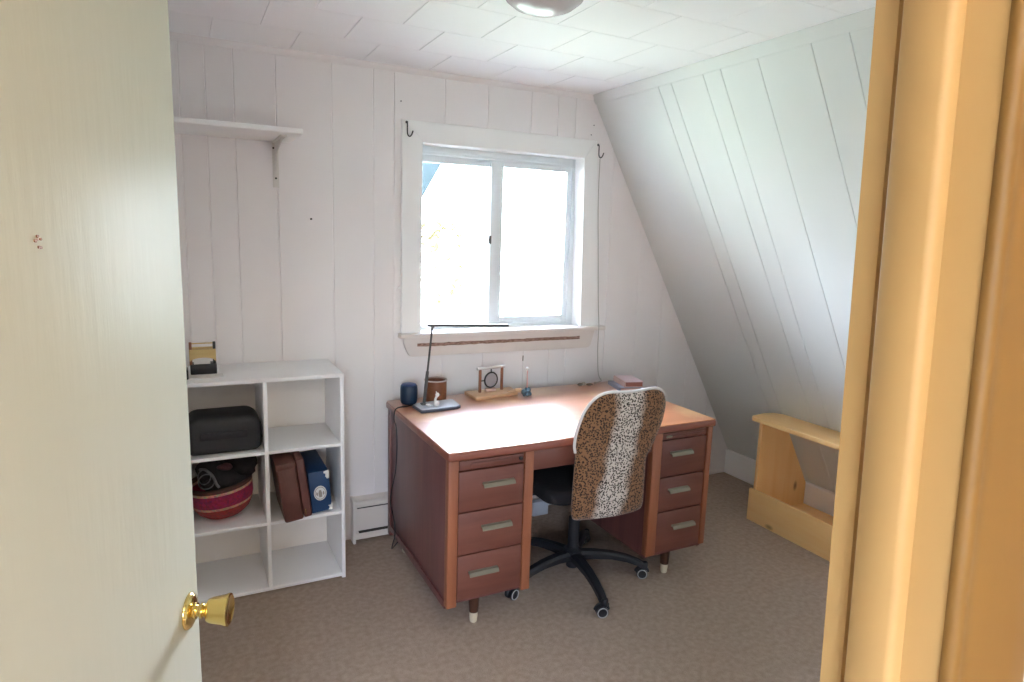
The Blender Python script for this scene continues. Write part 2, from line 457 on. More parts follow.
# right door jamb, stop, and hall casing (the old frame leans a little out of plumb)
LEAN = Matrix(((1, 0, 0, 0), (0, 1, .036, -.036 * 1.49), (0, 0, 1, 0), (0, 0, 0, 1)))
bm = NB()
prism(bm, [(.5, .357), (.5, .3372), (.505, .3365), (.505, .3275), (.5, .3265), (.5, .2555), (.535, .2555), (.535, .357)], 'Z', 0, 2.05, M=LEAN)
tag(obj('trim_3', bm, M['jamb'], smooth=False), kind='structure')
bm = NB()
prism(bm, [(.4905, .3275), (.488, .325), (.488, .2945), (.4895, .2905), (.4935, .288), (.5, .2872), (.5005, .3275)], 'Z', 0, 2.05, M=LEAN)
tag(obj('trim_4', bm, M['jamb'], sharp=60), kind='structure')
bm = NB()
prism(bm, [(.4985, .258), (.4965, .254), (.499, .2485), (.505, .2475), (.512, .2500), (.520, .2495), (.556, .240), (.575, .238), (.59, .243), (.59, .2565)], 'Z', 0, 2.1, M=LEAN)
tag(obj('trim_5', bm, M['casing'], sharp=60), kind='structure')
# left jamb and head jamb of the same frame
bm = NB(); box(bm, DX0 - .001, DX0 + .012, .255, YF + .003, 0, DZ); tag(obj('trim_6', bm, M['jamb']), kind='structure')
bm = NB(); box(bm, DX0, DX1, .255, YF + .003, DZ - .015, DZ + .002); tag(obj('trim_7', bm, M['jamb']), kind='structure')

# ------------------------------------------------------------------ door with brass knob
Hn = Vector((-.262, .358, 0)); Ed = Vector((0.0005, 1.073, 0))
dd = (Ed - Hn).normalized(); nn = Vector((dd.y, -dd.x, 0))      # face towards the hall / camera
bm = NB()
MR = Matrix.Translation(Hn) @ Matrix(((dd.x, nn.x, 0, 0), (dd.y, nn.y, 0, 0), (0, 0, 1, 0), (0, 0, 0, 1)))
box(bm, 0, (Ed - Hn).length, -.035, 0, .012, 2.022, bev=.0025, M=MR)
door = tag(obj('door_1', bm, M['doorpaint'], loc=(Hn.x, Hn.y, 0)), kind='structure')
kc = Vector((-.0135, 1.0335, .978))
bm = NB(); lathe(bm, [(.0275, 0), (.0275, .002), (.025, .005), (.018, .0075), (.012, .009), (.012, .012)], kc, nn, 40)
obj('knob_rose', bm, M['brass'], door, sharp=60)
bm = NB(); lathe(bm, [(.0085, .008), (.0085, .016), (.0115, .018), (.0115, .021), (.009, .023), (.010, .026), (.0175, .029), (.0195, .035), (.0228, .053), (.0245, .0575), (.0243, .0598), (.0215, .0610), (.018, .0592), (0, .0586)], kc, nn, 40)
obj('door_knob', bm, M['brass'], door, sharp=50)
bm = NB()
up = Vector((0, 0, 1))
dc = Vector((-.118, .747, 1.542))
for du, dv, r_ in [(0, .004, .0016), (-.004, .0, .0016), (.0045, .0015, .0014), (.001, -.006, .0015), (.004, -.0065, .0013), (-.001, .001, .001)]:
    lathe(bm, [(r_, -.001), (r_, .0004)], dc + dd * du + up * dv, nn, 10)
obj('screw_hole', bm, M['redwood'], door)

# ------------------------------------------------------------------ window
win = empty('window_1', (1.55, D, 1.05), kind='structure')
f = D - .018
bm = NB()
prism(bm, [(.968, 1.055), (1.07, 1.055), (1.07, 2.0), (.968, 2.086)], 'Y', f, D + .001, bev=.002, seg=1)
obj('window_casing', bm, M['trim'], win)
bm = NB()
prism(bm, [(2.0235, 1.055), (2.150, 1.055), (2.077, 2.086), (1.999, 1.987)], 'Y', f, D + .001, bev=.002, seg=1)
obj('window_casing', bm, M['trim'], win)
bm = NB()
prism(bm, [(1.07, 1.9875), (1.9985, 1.9875), (2.0765, 2.086), (.9685, 2.086), (1.0695, 2.0)], 'Y', f + .002, D + .001, bev=.002, seg=1)
obj('window_casing', bm, M['trim'], win)
# sill and apron
bm = NB()
prism(bm, [(D - .05, 1.034), (D - .053, 1.040), (D - .053, 1.052), (D - .048, 1.056), (D + .10, 1.058), (D + .10, 1.034)], 'X', .955, 2.175)
obj('window_sill', bm, M['sillpaint'], win, sharp=50)
bm = NB()
ap = [(.978, 1.034), (.980, 1.005), (.990, .975), (1.003, .948), (1.012, .938), (1.03, .9345), (2.07, .9295), (2.088, .932), (2.102, .948), (2.112, .985), (2.124, 1.034)]
prism(bm, ap, 'Y', D - .02, D, bev=.004, seg=2)
obj('window_apron', bm, M['sillpaint'], win)
bm = NB()
rng = random.Random(3)
xs = [1.05 + i * (2.022 - 1.05) / 40 for i in range(41)]
topl = [(x, 1.002 + rng.uniform(-.0015, .0015) - (x - 1.05) * .002) for x in xs]
botl = [(x, .9845 + rng.uniform(-.0015, .0015) - (x - 1.05) * .002) for x in xs[::-1]]
prism(bm, botl + topl, 'Y', D - .0206, D - .019)
obj('stripped_strip', bm, M['brownpeel'], win)
# reveal liner
bm = NB()
box(bm, 1.05, 1.07, D, D + .13, 1.05, 2.0)
prism(bm, [(2.0235, 1.055), (2.045, 1.055), (2.03, 1.99), (1.999, 1.99)], 'Y', D, D + .13)
box(bm, 1.05, 2.04, D, D + .13, 1.9875, 2.005)
obj('window_jamb', bm, M['trim'], win, smooth=False)
# vinyl slider frame
bm = NB()
def rect_frame(bm, x0, x1, z0, z1, y0, y1, l, r, b, t, bev=.002):
    box(bm, x0, x0 + l, y0, y1, z0, z1, bev); box(bm, x1 - r, x1, y0, y1, z0, z1, bev)
    box(bm, x0 + l, x1 - r, y0, y1, z0, z0 + b, bev); box(bm, x0 + l, x1 - r, y0, y1, z1 - t, z1, bev)
rect_frame(bm, 1.066, 2.03, 1.054, 1.992, D + .075, D + .128, .036, .045, .022, .042)
box(bm, 1.10, 1.99, D + .068, D + .080, 1.944, 1.956, .002)
obj('window_frame', bm, M['vinyl'], win)
bm = NB()
rect_frame(bm, 1.487, 1.982, 1.072, 1.948, D + .080, D + .103, .071, .028, .040, .034, .003)
sash = obj('sash', bm, M['vinyl'], win)
bm = NB(); box(bm, 1.553, 1.958, D + .090, D + .094, 1.108, 1.918); obj('glass_pane', bm, M['glass'], sash)
bm = NB()
rect_frame(bm, 1.098, 1.530, 1.072, 1.952, D + .106, D + .124, .014, .04, .010, .042, .002)
sash2 = obj('sash', bm, M['vinyl'], win)
bm = NB(); box(bm, 1.110, 1.492, D + .113, D + .117, 1.08, 1.915); obj('glass_pane', bm, M['glass'], sash2)
bm = NB(); box(bm, 1.478, 1.492, D + .072, D + .086, 1.508, 1.552, .003); box(bm, 1.470, 1.484, D + .066, D + .076, 1.524, 1.536, .002)
obj('sash_latch', bm, M['lampgrey'], win)

# ------------------------------------------------------------------ hooks, nails, cable on back wall
def hook(x, ztop, zbot, turn, label, yb):
    bm = NB()
    w = .016 * turn
    pts = smooth_path([(x, yb, ztop), (x, yb - .010, ztop - .006), (x, yb - .012, zbot + .018), (x + w * .25, yb - .013, zbot + .004), (x + w * .7, yb - .016, zbot), (x + w * 1.15, yb - .020, zbot + .008), (x + w * 1.5, yb - .024, zbot + .026)], 6)
    tube(bm, pts, .0032, 8)
    lathe(bm, [(.0065, 0), (.0065, .002), (.004, .005)], (x, yb, ztop), (0, -1, 0), 14)
    tag(obj('wall_hook', bm, M['ironblack'], loc=(x, yb, ztop)), label, 'hook')
hook(.989, 2.074, 2.008, 1, 'small black iron hook on upper left corner of window casing', D - .018)
hook(2.083, 2.064, 1.995, 1, 'small black iron hook on upper right corner of window casing', D - .018)
bm = NB()
tube(bm, smooth_path([(2.088, D - .036, 1.990), (2.097, D - .026, 1.767), (2.114, D - .026, 1.49), (2.131, D - .028, 1.206), (2.122, D - .060, 1.075), (2.123, D - .060, 1.008), (2.134, D - .045, .918), (2.151, D - .03, .824), (2.157, D - .03, .775), (2.145, D - .06, .758), (2.11, D - .13, .7535), (2.05, D - .16, .7535)], 6), .0022, 8)
tag(obj('cable', bm, paint('cable_white', (.42, .40, .38), .5), loc=(2.17, D - .02, .76)), 'thin pale cable hanging from the right window hook down to the desk', 'cable')
for x, z, lab in [(.542, 1.603, 'tiny dark nail in the panelling between wall shelf and window'),
                  (2.061, 2.168, 'upper of two tiny nails above the right window hook'),
                  (2.046, 2.116, 'lower of two tiny nails above the right window hook'),
                  (.966, 2.170, 'tiny nail in the wall above the left window hook')]:
    bm = NB(); lathe(bm, [(.0048 if x < .6 else .0032, 0), (.0048 if x < .6 else .0032, .002), (.0015, .003)], (x, D, z), (0, -1, 0), 12)
    tag(obj('wall_nail', bm, M['dark'] if x < .6 else M['cablegrey'], loc=(x, D, z)), lab, 'nail')
bm = NB(); prism(bm, [(.950, 1.281), (.968, 1.276), (.968, 1.292), (.962, 1.292)], 'Y', D - .012, D)
tag(obj('cord_cleat', bm, M['trim'], loc=(.96, D, 1.28)), 'tiny white cord cleat on the wall left of the window casing', 'cleat')
bm = NB(); prism(bm, [(1.665, .873), (1.671, .873), (1.672, .902), (1.666, .902)], 'Y', D - .004, D)
tag(obj('wall_nail', bm, M['emblem'], loc=(1.668, D, .88)), 'small upright metal nail in the wall below window apron', 'nail')

# ------------------------------------------------------------------ wall shelf
sh = empty('wall_shelf', (.05, D, 1.93), 'white painted wall shelf board on one bracket above the cube organizer', 'shelf')
bm = NB(); box(bm, XL + .002, .458, 2.795, D - .001, 1.932, 1.951, .002); obj('shelf_board', bm, M['trim'], sh)
bk = NB()
box(bk, .380, .406, D - .006, D - .0005, 1.735, 1.931, .0012)
box(bk, .380, .406, 2.87, D - .001, 1.9255, 1.9315, .001)
prism(bk, [(D - .008, 1.80), (D - .003, 1.76), (D - .003, 1.926), (2.90, 1.926), (2.90, 1.920), (D - .07, 1.885), (D - .035, 1.85)], 'X', .3905, .3955)
br = obj('bracket', bk, paint('bracket_enamel', (.66, .63, .60), .4), sh)
for z in (1.905, 1.775):
    bm = NB(); lathe(bm, [(.0045, 0), (.004, .002), (0, .003)], (.385 if z > 1.9 else .393, D - .006, z), (0, -1, 0), 12)
    obj('screw', bm, M['dark'], br)

# ------------------------------------------------------------------ ceiling light
cl = empty('ceiling_light', (1.02, 1.86, H), 'round frosted glass ceiling light, switched off, at top edge of picture', 'ceiling light')
bm = NB(); lathe(bm, [(.095, 0), (.095, -.014), (.088, -.022)], (1.02, 1.86, H), (0, 0, 1), 40); obj('fixture_base', bm, M['trim'], cl)
bm = NB(); lathe(bm, [(.088, -.018), (.120, -.024), (.127, -.036), (.118, -.056), (.092, -.076), (.055, -.090), (.02, -.0955), (0, -.096)], (1.02, 1.86, H), (0, 0, 1), 48); obj('glass_shade', bm, M['glassshade'], cl, sharp=60)

# ------------------------------------------------------------------ baseboard heater
ht = empty('baseboard_heater', (1.45, D, 0), 'cream metal baseboard heater on the floor along window wall behind desk', 'heater')
hx0, hx1 = .709, 2.12
bm = NB()
prism(bm, [(D, .02), (D - .058, .02), (D - .058, .052), (D - .050, .056), (D - .044, .06), (D - .044, .168), (D - .060, .172), (D - .060, .206), (D - .050, .218), (D, .228)], 'X', hx0 + .012, hx1 - .012)
obj('heater_body', bm, M['heater'], ht, smooth=False)
bm = NB()
box(bm, hx0 + .02, hx1 - .02, D - .064, D - .055, .186, .190); box(bm, hx0 + .03, hx1 - .02, D - .060, D - .040, .0535, .060)
obj('air_slot', bm, M['dark'], ht)
for a in (hx0, hx1 - .014):
    bm = NB(); prism(bm, [(D, 0), (D - .062, 0), (D - .066, .19), (D - .064, .208), (D - .052, .222), (D, .232)], 'X', a, a + .014, bev=.002, seg=1); obj('end_cap', bm, M['heater'], ht)

# ------------------------------------------------------------------ cube organizer
CX0, CX1, CY0, CY1, CH = -.036, .605, 2.779, 3.134, .9465
cu = empty('cube_organizer', ((CX0 + CX1) / 2, 2.95, 0), 'white six-cube storage organizer standing against panelled wall', 'shelf unit')
t = .016
for a in (CX0, CX1 - t):
    bm = NB(); box(bm, a, a + t, CY0, CY1, 0, CH - t, .001); obj('side_panel', bm, M['white'], cu)
bm = NB(); box(bm, CX0, CX1, CY0, CY1, CH - t, CH, .001); obj('top_panel', bm, M['white'], cu)
bm = NB(); box(bm, CX0 + t, CX1 - t, CY0 + .001, CY1, .008, .024, .001); obj('bottom_panel', bm, M['white'], cu)
dv0, dv1 = .276, .292
bm = NB(); box(bm, dv0, dv1, CY0 + .001, CY1 - .012, .024, CH - t, .001); obj('divider', bm, M['white'], cu)
SZ = (.3205, .635)
for zz in SZ:
    for a, b in ((CX0 + t, dv0), (dv1, CX1 - t)):
        bm = NB(); box(bm, a, b, CY0 + .002, CY1 - .012, zz - .014, zz, .001); obj('shelf', bm, M['white'], cu)
bm = NB(); box(bm, CX0 + t, CX1 - t, CY1 - .012, CY1 - .008, .024, CH - t); obj('back_panel', bm, paint('back_board', (.80, .76, .72), .6), cu)

# wooden desk ornament on its top
wz = CH
co = empty('desk_organizer', (.065, 2.95, wz), 'small tan wooden organizer with two dark pegs on cube organizer top', 'organizer')
bm = NB(); box(bm, .014, .114, 2.93, 3.0, wz + .002, wz + .044, .003); obj('base_block', bm, M['black'], co)
bm = NB()
arch = [(.012, wz + .060), (.012, wz + .108), (.112, wz + .108), (.112, wz + .058), (.106, wz + .060)] + [(.062 + .044 * cos(a), wz + .060 + .013 * sin(a)) for a in [i * pi / 10 for i in range(0, 11)]]
prism(bm, arch, 'Y', 2.928, 2.942, bev=.001, seg=1); obj('front_panel', bm, M['tan'], co)
bm = NB(); prism(bm, arch, 'Y', 2.985, 2.997, bev=.001, seg=1); obj('back_plate', bm, M['tan'], co)
for a in (.012, .101):
    bm = NB(); box(bm, a, a + .011, 2.932, 2.944, wz + .106, wz + .138, .002); box(bm, a, a + .011, 2.942, 2.985, wz + .04, wz + .10, .002)
    obj('peg', bm, M['redwood'] if a < .05 else M['black'], co)
bm = NB(); box(bm, .018, .106, 2.935, 2.941, wz + .130, wz + .1345, .001); obj('crossbar', bm, M['tan'], co)
bm = NB(); box(bm, .028, .090, 2.9425, 2.946, wz + .042, wz + .066); obj('white_card', bm, M['paper'], co)
bm = NB(); box(bm, .010, .135, 2.86, 2.925, wz, wz + .004, .001, seg=1)
tag(obj('paper_pad', bm, M['paper'], loc=(.07, 2.89, wz)), 'thin white paper pad lying before the wooden organizer on white shelving', 'paper')
bm = NB(); box(bm, -.026, .006, 2.845, 2.925, wz, wz + .042, .006); box(bm, -.022, .001, 2.85, 2.90, wz + .042, wz + .068, .006)
tag(obj('tape_dispenser', bm, M['black'], loc=(-.01, 2.89, wz)), 'small black gadget beside the wooden organizer, half hidden by the door', 'gadget')

# dark nylon case, upper left cube
z0 = SZ[1]
ca = empty('nylon_case', (.12, 2.95, z0), 'dark grey zipped nylon case in upper left cube', 'case')
def rrect(x0, x1, z0_, z1_, r, n=6):
    out = []
    for cx, cz, a0 in ((x1 - r[0], z0_ + r[0], -pi / 2), (x1 - r[1], z1_ - r[1], 0), (x0 + r[2], z1_ - r[2], pi / 2), (x0 + r[3], z0_ + r[3], pi)):
        rr = r[(0, 1, 2, 3)[len(out) // (n + 1)]]
        for i in range(n + 1):
            a = a0 + i * pi / 2 / n; out.append((cx + rr * cos(a), cz + rr * sin(a)))
    return out
bm = NB(); prism(bm, rrect(-.016, .270, z0 + .002, z0 + .160, (.035, .058, .05, .03)), 'Y', 2.80, 2.985, bev=.028, seg=4); obj('case_body', bm, M['casegrey'], ca)
bm = NB(); prism(bm, rrect(.036, .215, z0 + .066, z0 + .098, (.006,) * 4), 'Y', 2.796, 2.803, bev=.003); obj('pocket', bm, M['casedark'], ca)
bm = NB()
rr_ = rrect(-.017, .2712, z0 + .054, z0 + .060, (.002,) * 4, 2); prism(bm, rr_, 'Y', 2.82, 2.96, bev=.0005, seg=1); obj('zipper', bm, M['casedark'], ca)

# red and pink woven basket with dark bundle
z0 = SZ[0]
bc = Vector((.127, 2.925, z0 + .003))
TL = Matrix.Translation(bc + Vector((0, 0, .0065))) @ Matrix.Rotation(radians(-6.5), 4, 'Y') @ Matrix.Translation((-.004, 0, .004))
bk = empty('woven_basket', bc, 'round woven basket striped magenta, red and cream, in middle left cube', 'basket')
bm = NB()
po = [(0, 0), (.045, .001), (.078, .010), (.103, .031), (.118, .058), (.126, .09), (.1285, .125), (.129, .152), (.126, .156), (.121, .152), (.119, .11), (.106, .056), (.074, .02), (0, .012)]
lathe(bm, po, (0, 0, 0), (0, 0, 1), 48)
bmesh.ops.translate(bm, verts=bm.verts, vec=bc)
bo = obj('basket_bowl', bm, M['basket'], bk, sharp=70)
bo.matrix_local = Matrix.Translation((0, 0, .0065)) @ Matrix.Rotation(radians(-6.5), 4, 'Y') @ Matrix.Translation((-.004, 0, .002))
bm = NB()
rim = [TL @ Vector((.126 * cos(a), .126 * sin(a), .154)) for a in [2 * pi * i / 60 for i in range(60)]]
tube(bm, rim, .005, 8, closed=True); obj('rim', bm, paint('basket_rim', (.045, .018, .014), .8), bk)
rng = random.Random(5)
def lump(bm, c, r, sc, seed, amp=.25):
    vs = ball(bm, c, r, sc, 24)
    from mathutils import noise
    for v in vs:
        d = v.co - Vector(c)
        v.co = Vector(c) + d * (1 + amp * noise.noise(v.co * 26 + Vector((seed, 0, 0))) + amp * .5 * noise.noise(v.co * 60))
bm = NB()
lump(bm, (.13, 2.925, z0 + .185), .108, (1.0, 1.0, .80), 1, .1)
lump(bm, (.185, 2.89, z0 + .235), .062, (1.15, 1, .8), 2, .3)
lump(bm, (.12, 2.86, z0 + .20), .06, (1.3, .8, .9), 4, .3)
lump(bm, (.07, 2.88, z0 + .225), .06, (.9, 1, .85), 3, .3)
tag(obj('fabric_bundle', bm, M['cloth'], loc=(.13, 2.92, z0 + .12), sharp=180), 'heap of black fabric filling the striped woven basket', 'fabric')
bm = NB()
for k, (cx, cz) in enumerate([(.045, z0 + .225), (.052, z0 + .205)]):
    tube(bm, [(cx + .03 * cos(a) * (.8 + .2 * k), 2.815 - .012 * sin(a) - .004 * k, cz + .036 * sin(a)) for a in [2 * pi * i / 26 for i in range(26)]], .0024, 6, closed=True)
tube(bm, smooth_path([(.03, 2.84, z0 + .25), (.05, 2.815, z0 + .255), (.075, 2.802, z0 + .23), (.088, 2.80, z0 + .195), (.098, 2.80, z0 + .178)], 6), .0055, 8)
tag(obj('coiled_cord', bm, M['cablegrey'], loc=(.05, 2.84, z0 + .2)), 'loops of grey cord on the left of the black fabric in basket', 'cord')
bm = NB(); lump(bm, (.125, 2.825, z0 + .255), .026, (1.2, .8, .55), 9, .4)
tag(obj('cloth_scrap', bm, M['wine'], loc=(.12, 2.85, z0 + .25)), 'wine red cloth scrap poking from top of the black fabric', 'fabric')

# brown leather case leaning in middle right cube
c0 = Vector((.344, 2.735, z0 + .001))
RB = Matrix.Translation(c0) @ Matrix.Rotation(radians(-7.2), 4, 'Y')
bs_ = empty('leather_case', (.40, 2.85, z0), 'brown leather case leaning sideways in the middle right cube', 'case')
bm = NB(); box(bm, .001, .078, 0, .28, .0, .262, .009, M=RB, seg=3); obj('case_body', bm, M['leather'], bs_)
bm = NB(); box(bm, .080, .116, .002, .278, .003, .268, .009, M=RB, seg=3); obj('lid', bm, paint('lid_leather', (.10, .036, .03), .42, c2=(.15, .055, .045), vscale=14, bump=.25, bscale=120), bs_)
bm = NB(); box(bm, -.001, .079, -.002, .282, .236, .2645, .006, M=RB); obj('strap', bm, M['leather'], bs_)
bm = NB(); box(bm, .088, .091, -.004, .0, .02, .045, .001, M=RB); obj('clasp', bm, M['brass'], bs_)
# blue case beside it
c1 = Vector((.466, 2.795, z0 + .001))
RC = Matrix.Translation(c1) @ Matrix.Rotation(radians(-5), 4, 'Y')
bl = empty('blue_case', (.51, 2.9, z0), 'small dark blue case with round white emblem beside the brown leather case', 'case')
bm = NB(); box(bm, 0, .088, 0, .30, 0, .188, .004, M=RC, seg=2); obj('case_body', bm, M['blue'], bl)
bm = NB(); lathe(bm, [(.001, 0), (.027, .0), (.027, .0012), (0, .0012)], (0, 0, 0), (0, -1, 0), 32, M=RC @ Matrix.Translation((.043, 0.0005, .088)) @ Matrix.Diagonal((1, 1, 1.25, 1)))
em = obj('emblem', bm, M['patch'], bl)
bm = NB()
MC = RC @ Matrix.Translation((.043, -.001, .088))
tube(bm, [MC @ Vector((.0225 * cos(a), -.0006, .028 * sin(a))) for a in [2 * pi * i / 32 for i in range(32)]], .0013, 6, closed=True)
prism(bm, [(-.006, -.018), (.006, -.018), (.008, .0), (.004, .014), (-.004, .014), (-.008, .0)], 'Y', -.0014, .0, M=MC)
for sx in (-1, 1):
    prism(bm, [(sx * .011, -.012), (sx * .018, -.004), (sx * .016, .008), (sx * .011, .004)], 'Y', -.0014, 0, M=MC)
obj('emblem_design', bm, M['emblem'], em)
bm = NB(); prism(bm, [(.066, .183), (.066, .176), (.074, .172), (.072, .160), (.078, .148), (.089, .150), (.089, .188)], 'Y', -.0012, .001, M=RC); obj('corner_patch', bm, M['patch'], bl)
bm = NB(); prism(bm, [(.089, .0), (.070, .004), (.077, .014), (.071, .024), (.083, .024), (.089, .040)], 'Y', -.0012, .001, M=RC); obj('corner_patch', bm, M['patch'], bl)

# ------------------------------------------------------------------ desk
X0, X1, Y0, Y1, DZT = .853, 2.179, 2.166, 3.000, .75
yf = Y0 + .014
dk = empty('desk', (1.516, 2.58, 0), 'reddish brown wooden double pedestal desk under the window', 'desk')
bm = NB(); box(bm, X0 + .004, X1 - .004, Y0 + .004, Y1 - .004, DZT - .004, DZT, .001); obj('desk_top', bm, M['desktop'], dk)
bm = NB(); box(bm, X0, X1, Y0, Y1, DZT - .036, DZT - .003, .009, seg=3); obj('top_edge', bm, M['deskedge'], dk)
ZB = .118
def pedestal(xa, xb, side_out):
    # outer / inner panels, back
    for s, (a, b) in enumerate(((xa + .008, xa + .026), (xb - .026, xb - .008))):
        bm = NB(); box(bm, a, b, yf + .02, Y1 - .035, ZB - .004, DZT - .036, .001); obj('side_panel', bm, M['deskside'], dk)
    bm = NB(); box(bm, xa + .02, xb - .02, Y1 - .05, Y1 - .034, ZB, DZT - .036); obj('back_board', bm, M['deskside'], dk)
    bm = NB(); box(bm, xa + .02, xb - .02, yf + .02, Y1 - .05, ZB, ZB + .014); obj('bottom_board', bm, M['deskside'], dk)
pedestal(.862, 1.228, 0); pedestal(1.828, 2.174, 1)
for a, b, zb in ((.862, .903, .112), (1.188, 1.227, .117), (1.829, 1.880, .130), (2.145, 2.174, .132)):
    bm = NB(); box(bm, a, b, yf, yf + .035, zb, DZT - .035, .003); obj('front_post', bm, M['post'], dk)
for a, b in ((.862, .885), (2.150, 2.174)):
    bm = NB(); box(bm, a, b, Y1 - .040, Y1 - .004, .07, DZT - .034, .003); obj('rear_post', bm, M['deskside'], dk)
# lower side rails
bm = NB(); box(bm, .862, .872, yf + .03, Y1 - .04, .098, .128, .002); obj('side_rail', bm, M['deskside'], dk)
def pull(xa, xb, zc, parent):
    bm = NB()
    box(bm, xa, xb, yf + .0005, yf + .006, zc + .004, zc + .014, .001)
    prism(bm, [(yf + .004, zc + .0125), (yf - .008, zc + .0105), (yf - .016, zc + .001), (yf - .017, zc - .004), (yf - .0145, zc - .004), (yf - .010, zc + .003), (yf - .003, zc + .006), (yf + .004, zc + .006)], 'X', xa, xb)
    obj('pull', bm, M['chrome'], parent, smooth=False)
def drawers(xa, xb, rows):
    for za, zb, (pa, pb, pz) in rows:
        bm = NB(); box(bm, xa + .003, xb - .003, yf + .004, yf + .026, za + .0025, zb - .0025, .003)
        # drawer tray behind the front
        box(bm, xa + .02, xb - .02, yf + .03, Y1 - .12, za + .02, za + .03)
        dr = obj('drawer', bm, M['drawer'], dk)
        pull(pa, pb, pz, dr)
drawers(.903, 1.188, [(.498, .666, (1.004, 1.140, .598)), (.322, .498, (1.002, 1.132, .422)), (.132, .322, (.952, 1.078, .238))])
drawers(1.880, 2.145, [(.498, .674, (1.930, 2.054, .604)), (.332, .498, (1.932, 2.050, .428)), (.135, .332, (1.968, 2.100, .248))])
for a, b, za, zb, kx in ((.903, 1.188, .669, .712, 1.152), (1.880, 2.145, .676, .712, 1.905)):
    bm = NB(); box(bm, a + .004, b - .004, yf + .006, yf + .024, za, zb - .006, .003)
    box(bm, a + .02, b - .02, yf + .02, Y1 - .12, za + .01, za + .026)
    box(bm, a + .05, b - .06 if kx < 1.5 else b - .02, yf + .001, yf + .008, za + .010, zb - .016, .003)
    tr = obj('pull_out_tray', bm, M['drawer'], dk)
    bm = NB()
    if kx < 1.5: lathe(bm, [(.004, 0), (.004, .006), (.008, .010), (.007, .015), (0, .016)], (kx + .012, yf + .006, (za + zb) / 2), (0, -1, 0), 16)
    else: box(bm, kx - .006, kx + .024, yf - .006, yf + .002, za + .012, za + .022, .002)
    obj('tray_pull', bm, M['black'] if kx < 1.5 else M['chrome'], tr)
# centre apron drawer, knee hole and modesty panel
bm = NB(); box(bm, 1.229, 1.827, yf + .006, yf + .026, .628, .713, .002); obj('center_drawer', bm, M['drawer'], dk)
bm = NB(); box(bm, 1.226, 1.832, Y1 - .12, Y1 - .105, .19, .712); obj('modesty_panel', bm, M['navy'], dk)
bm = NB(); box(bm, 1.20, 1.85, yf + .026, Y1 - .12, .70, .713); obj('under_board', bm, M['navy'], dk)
# short turned legs with pale ferrules
for (lx, ly) in ((1.000, Y0 + .065), (1.985, Y0 + .065), (.925, Y1 - .10), (2.10, Y1 - .10)):
    bm = NB(); lathe(bm, [(.019, .045), (.021, .075), (.024, .132)], (lx, ly, 0), (0, 0, 1), 20); lg = obj('leg', bm, M['legwood'], dk)
    bm = NB(); lathe(bm, [(.013, 0), (.0155, .004), (.018, .040), (.0185, .046), (.015, .047)], (lx, ly, 0), (0, 0, 1), 20); obj('ferrule', bm, M['ferrule'], lg)

# ------------------------------------------------------------------ office chair
cc = Vector((1.562, 2.377, 0))
ch = empty('office_chair', cc, 'black swivel chair with leopard print plush cover at the desk', 'chair')
out = [(1.382, .444), (1.376, .561), (1.372, .665), (1.369, .711), (1.362, .740), (1.363, .787), (1.372, .831), (1.387, .878), (1.41, .915), (1.445, .944), (1.488, .955), (1.539, .953), (1.598, .949), (1.656, .952), (1.71, .955), (1.748, .948), (1.776, .93), (1.791, .90), (1.795, .869), (1.79, .817), (1.778, .775), (1.761, .729), (1.747, .69), (1.737, .675), (1.727, .65), (1.727, .615), (1.736, .526), (1.744, .435), (1.738, .404), (1.722, .395), (1.686, .390), (1.612, .389), (1.515, .394), (1.444, .40), (1.402, .407), (1.388, .421)]
out = [(p.x, p.y) for p in smooth_path([Vector((a, b, 0)) for a, b in out + [out[0]]], 3)][:-1]
def ypl(z): return 2.095 - (z - .48) * .1122
# cushion mesh: concentric rings domed on both faces, slightly wrapped round the sitter
cxm, czm = 1.570, .68
def back_shell(bm, th, grow, seg_in=(1, .975, .92, .8, .6, .35)):
    faces = []
    for side in (0, 1):
        prev = None
        for k, s_ in enumerate(seg_in):
            ring = []
            for (a, b) in out:
                x = cxm + (a - cxm) * (s_ * grow); z = czm + (b - czm) * (s_ * grow)
                d_ = {0: .0, 1: .42, 2: .78, 3: .97, 4: 1.0, 5: 1.0}[k]
                wrap = .15 * (x - cxm) ** 2
                yy = ypl(z) + th / 2 + (-1 if side == 0 else 1) * th / 2 * d_ + wrap
                ring.append((x, yy, z))
            if k == 0:
                if side == 0: base = [bm.verts.new(p) for p in ring]
                vr = base
            else: vr = [bm.verts.new(p) for p in ring]
            if prev is not None:
                n = len(vr)
                for i in range(n): faces.append(bm.faces.new((prev[i], prev[(i + 1) % n], vr[(i + 1) % n], vr[i])))
            prev = vr
        faces.append(bm.faces.new(prev))
    bmesh.ops.recalc_face_normals(bm, faces=faces)
bm = NB(); back_shell(bm, .052, 1.0)
bko = obj('backrest', bm, M['leopard'], ch, sharp=80)
bm = NB()
tube(bm, [(a, ypl(b) + .026 + .15 * (a - cxm) ** 2, b) for a, b in out if b > .70 and (a < 1.72 or b > .9)][::-1], .0065, 8)
obj('lit_edge', bm, M['plushlit'], bko, sharp=80)  # pale edge paints in the window light along the top of the backrest
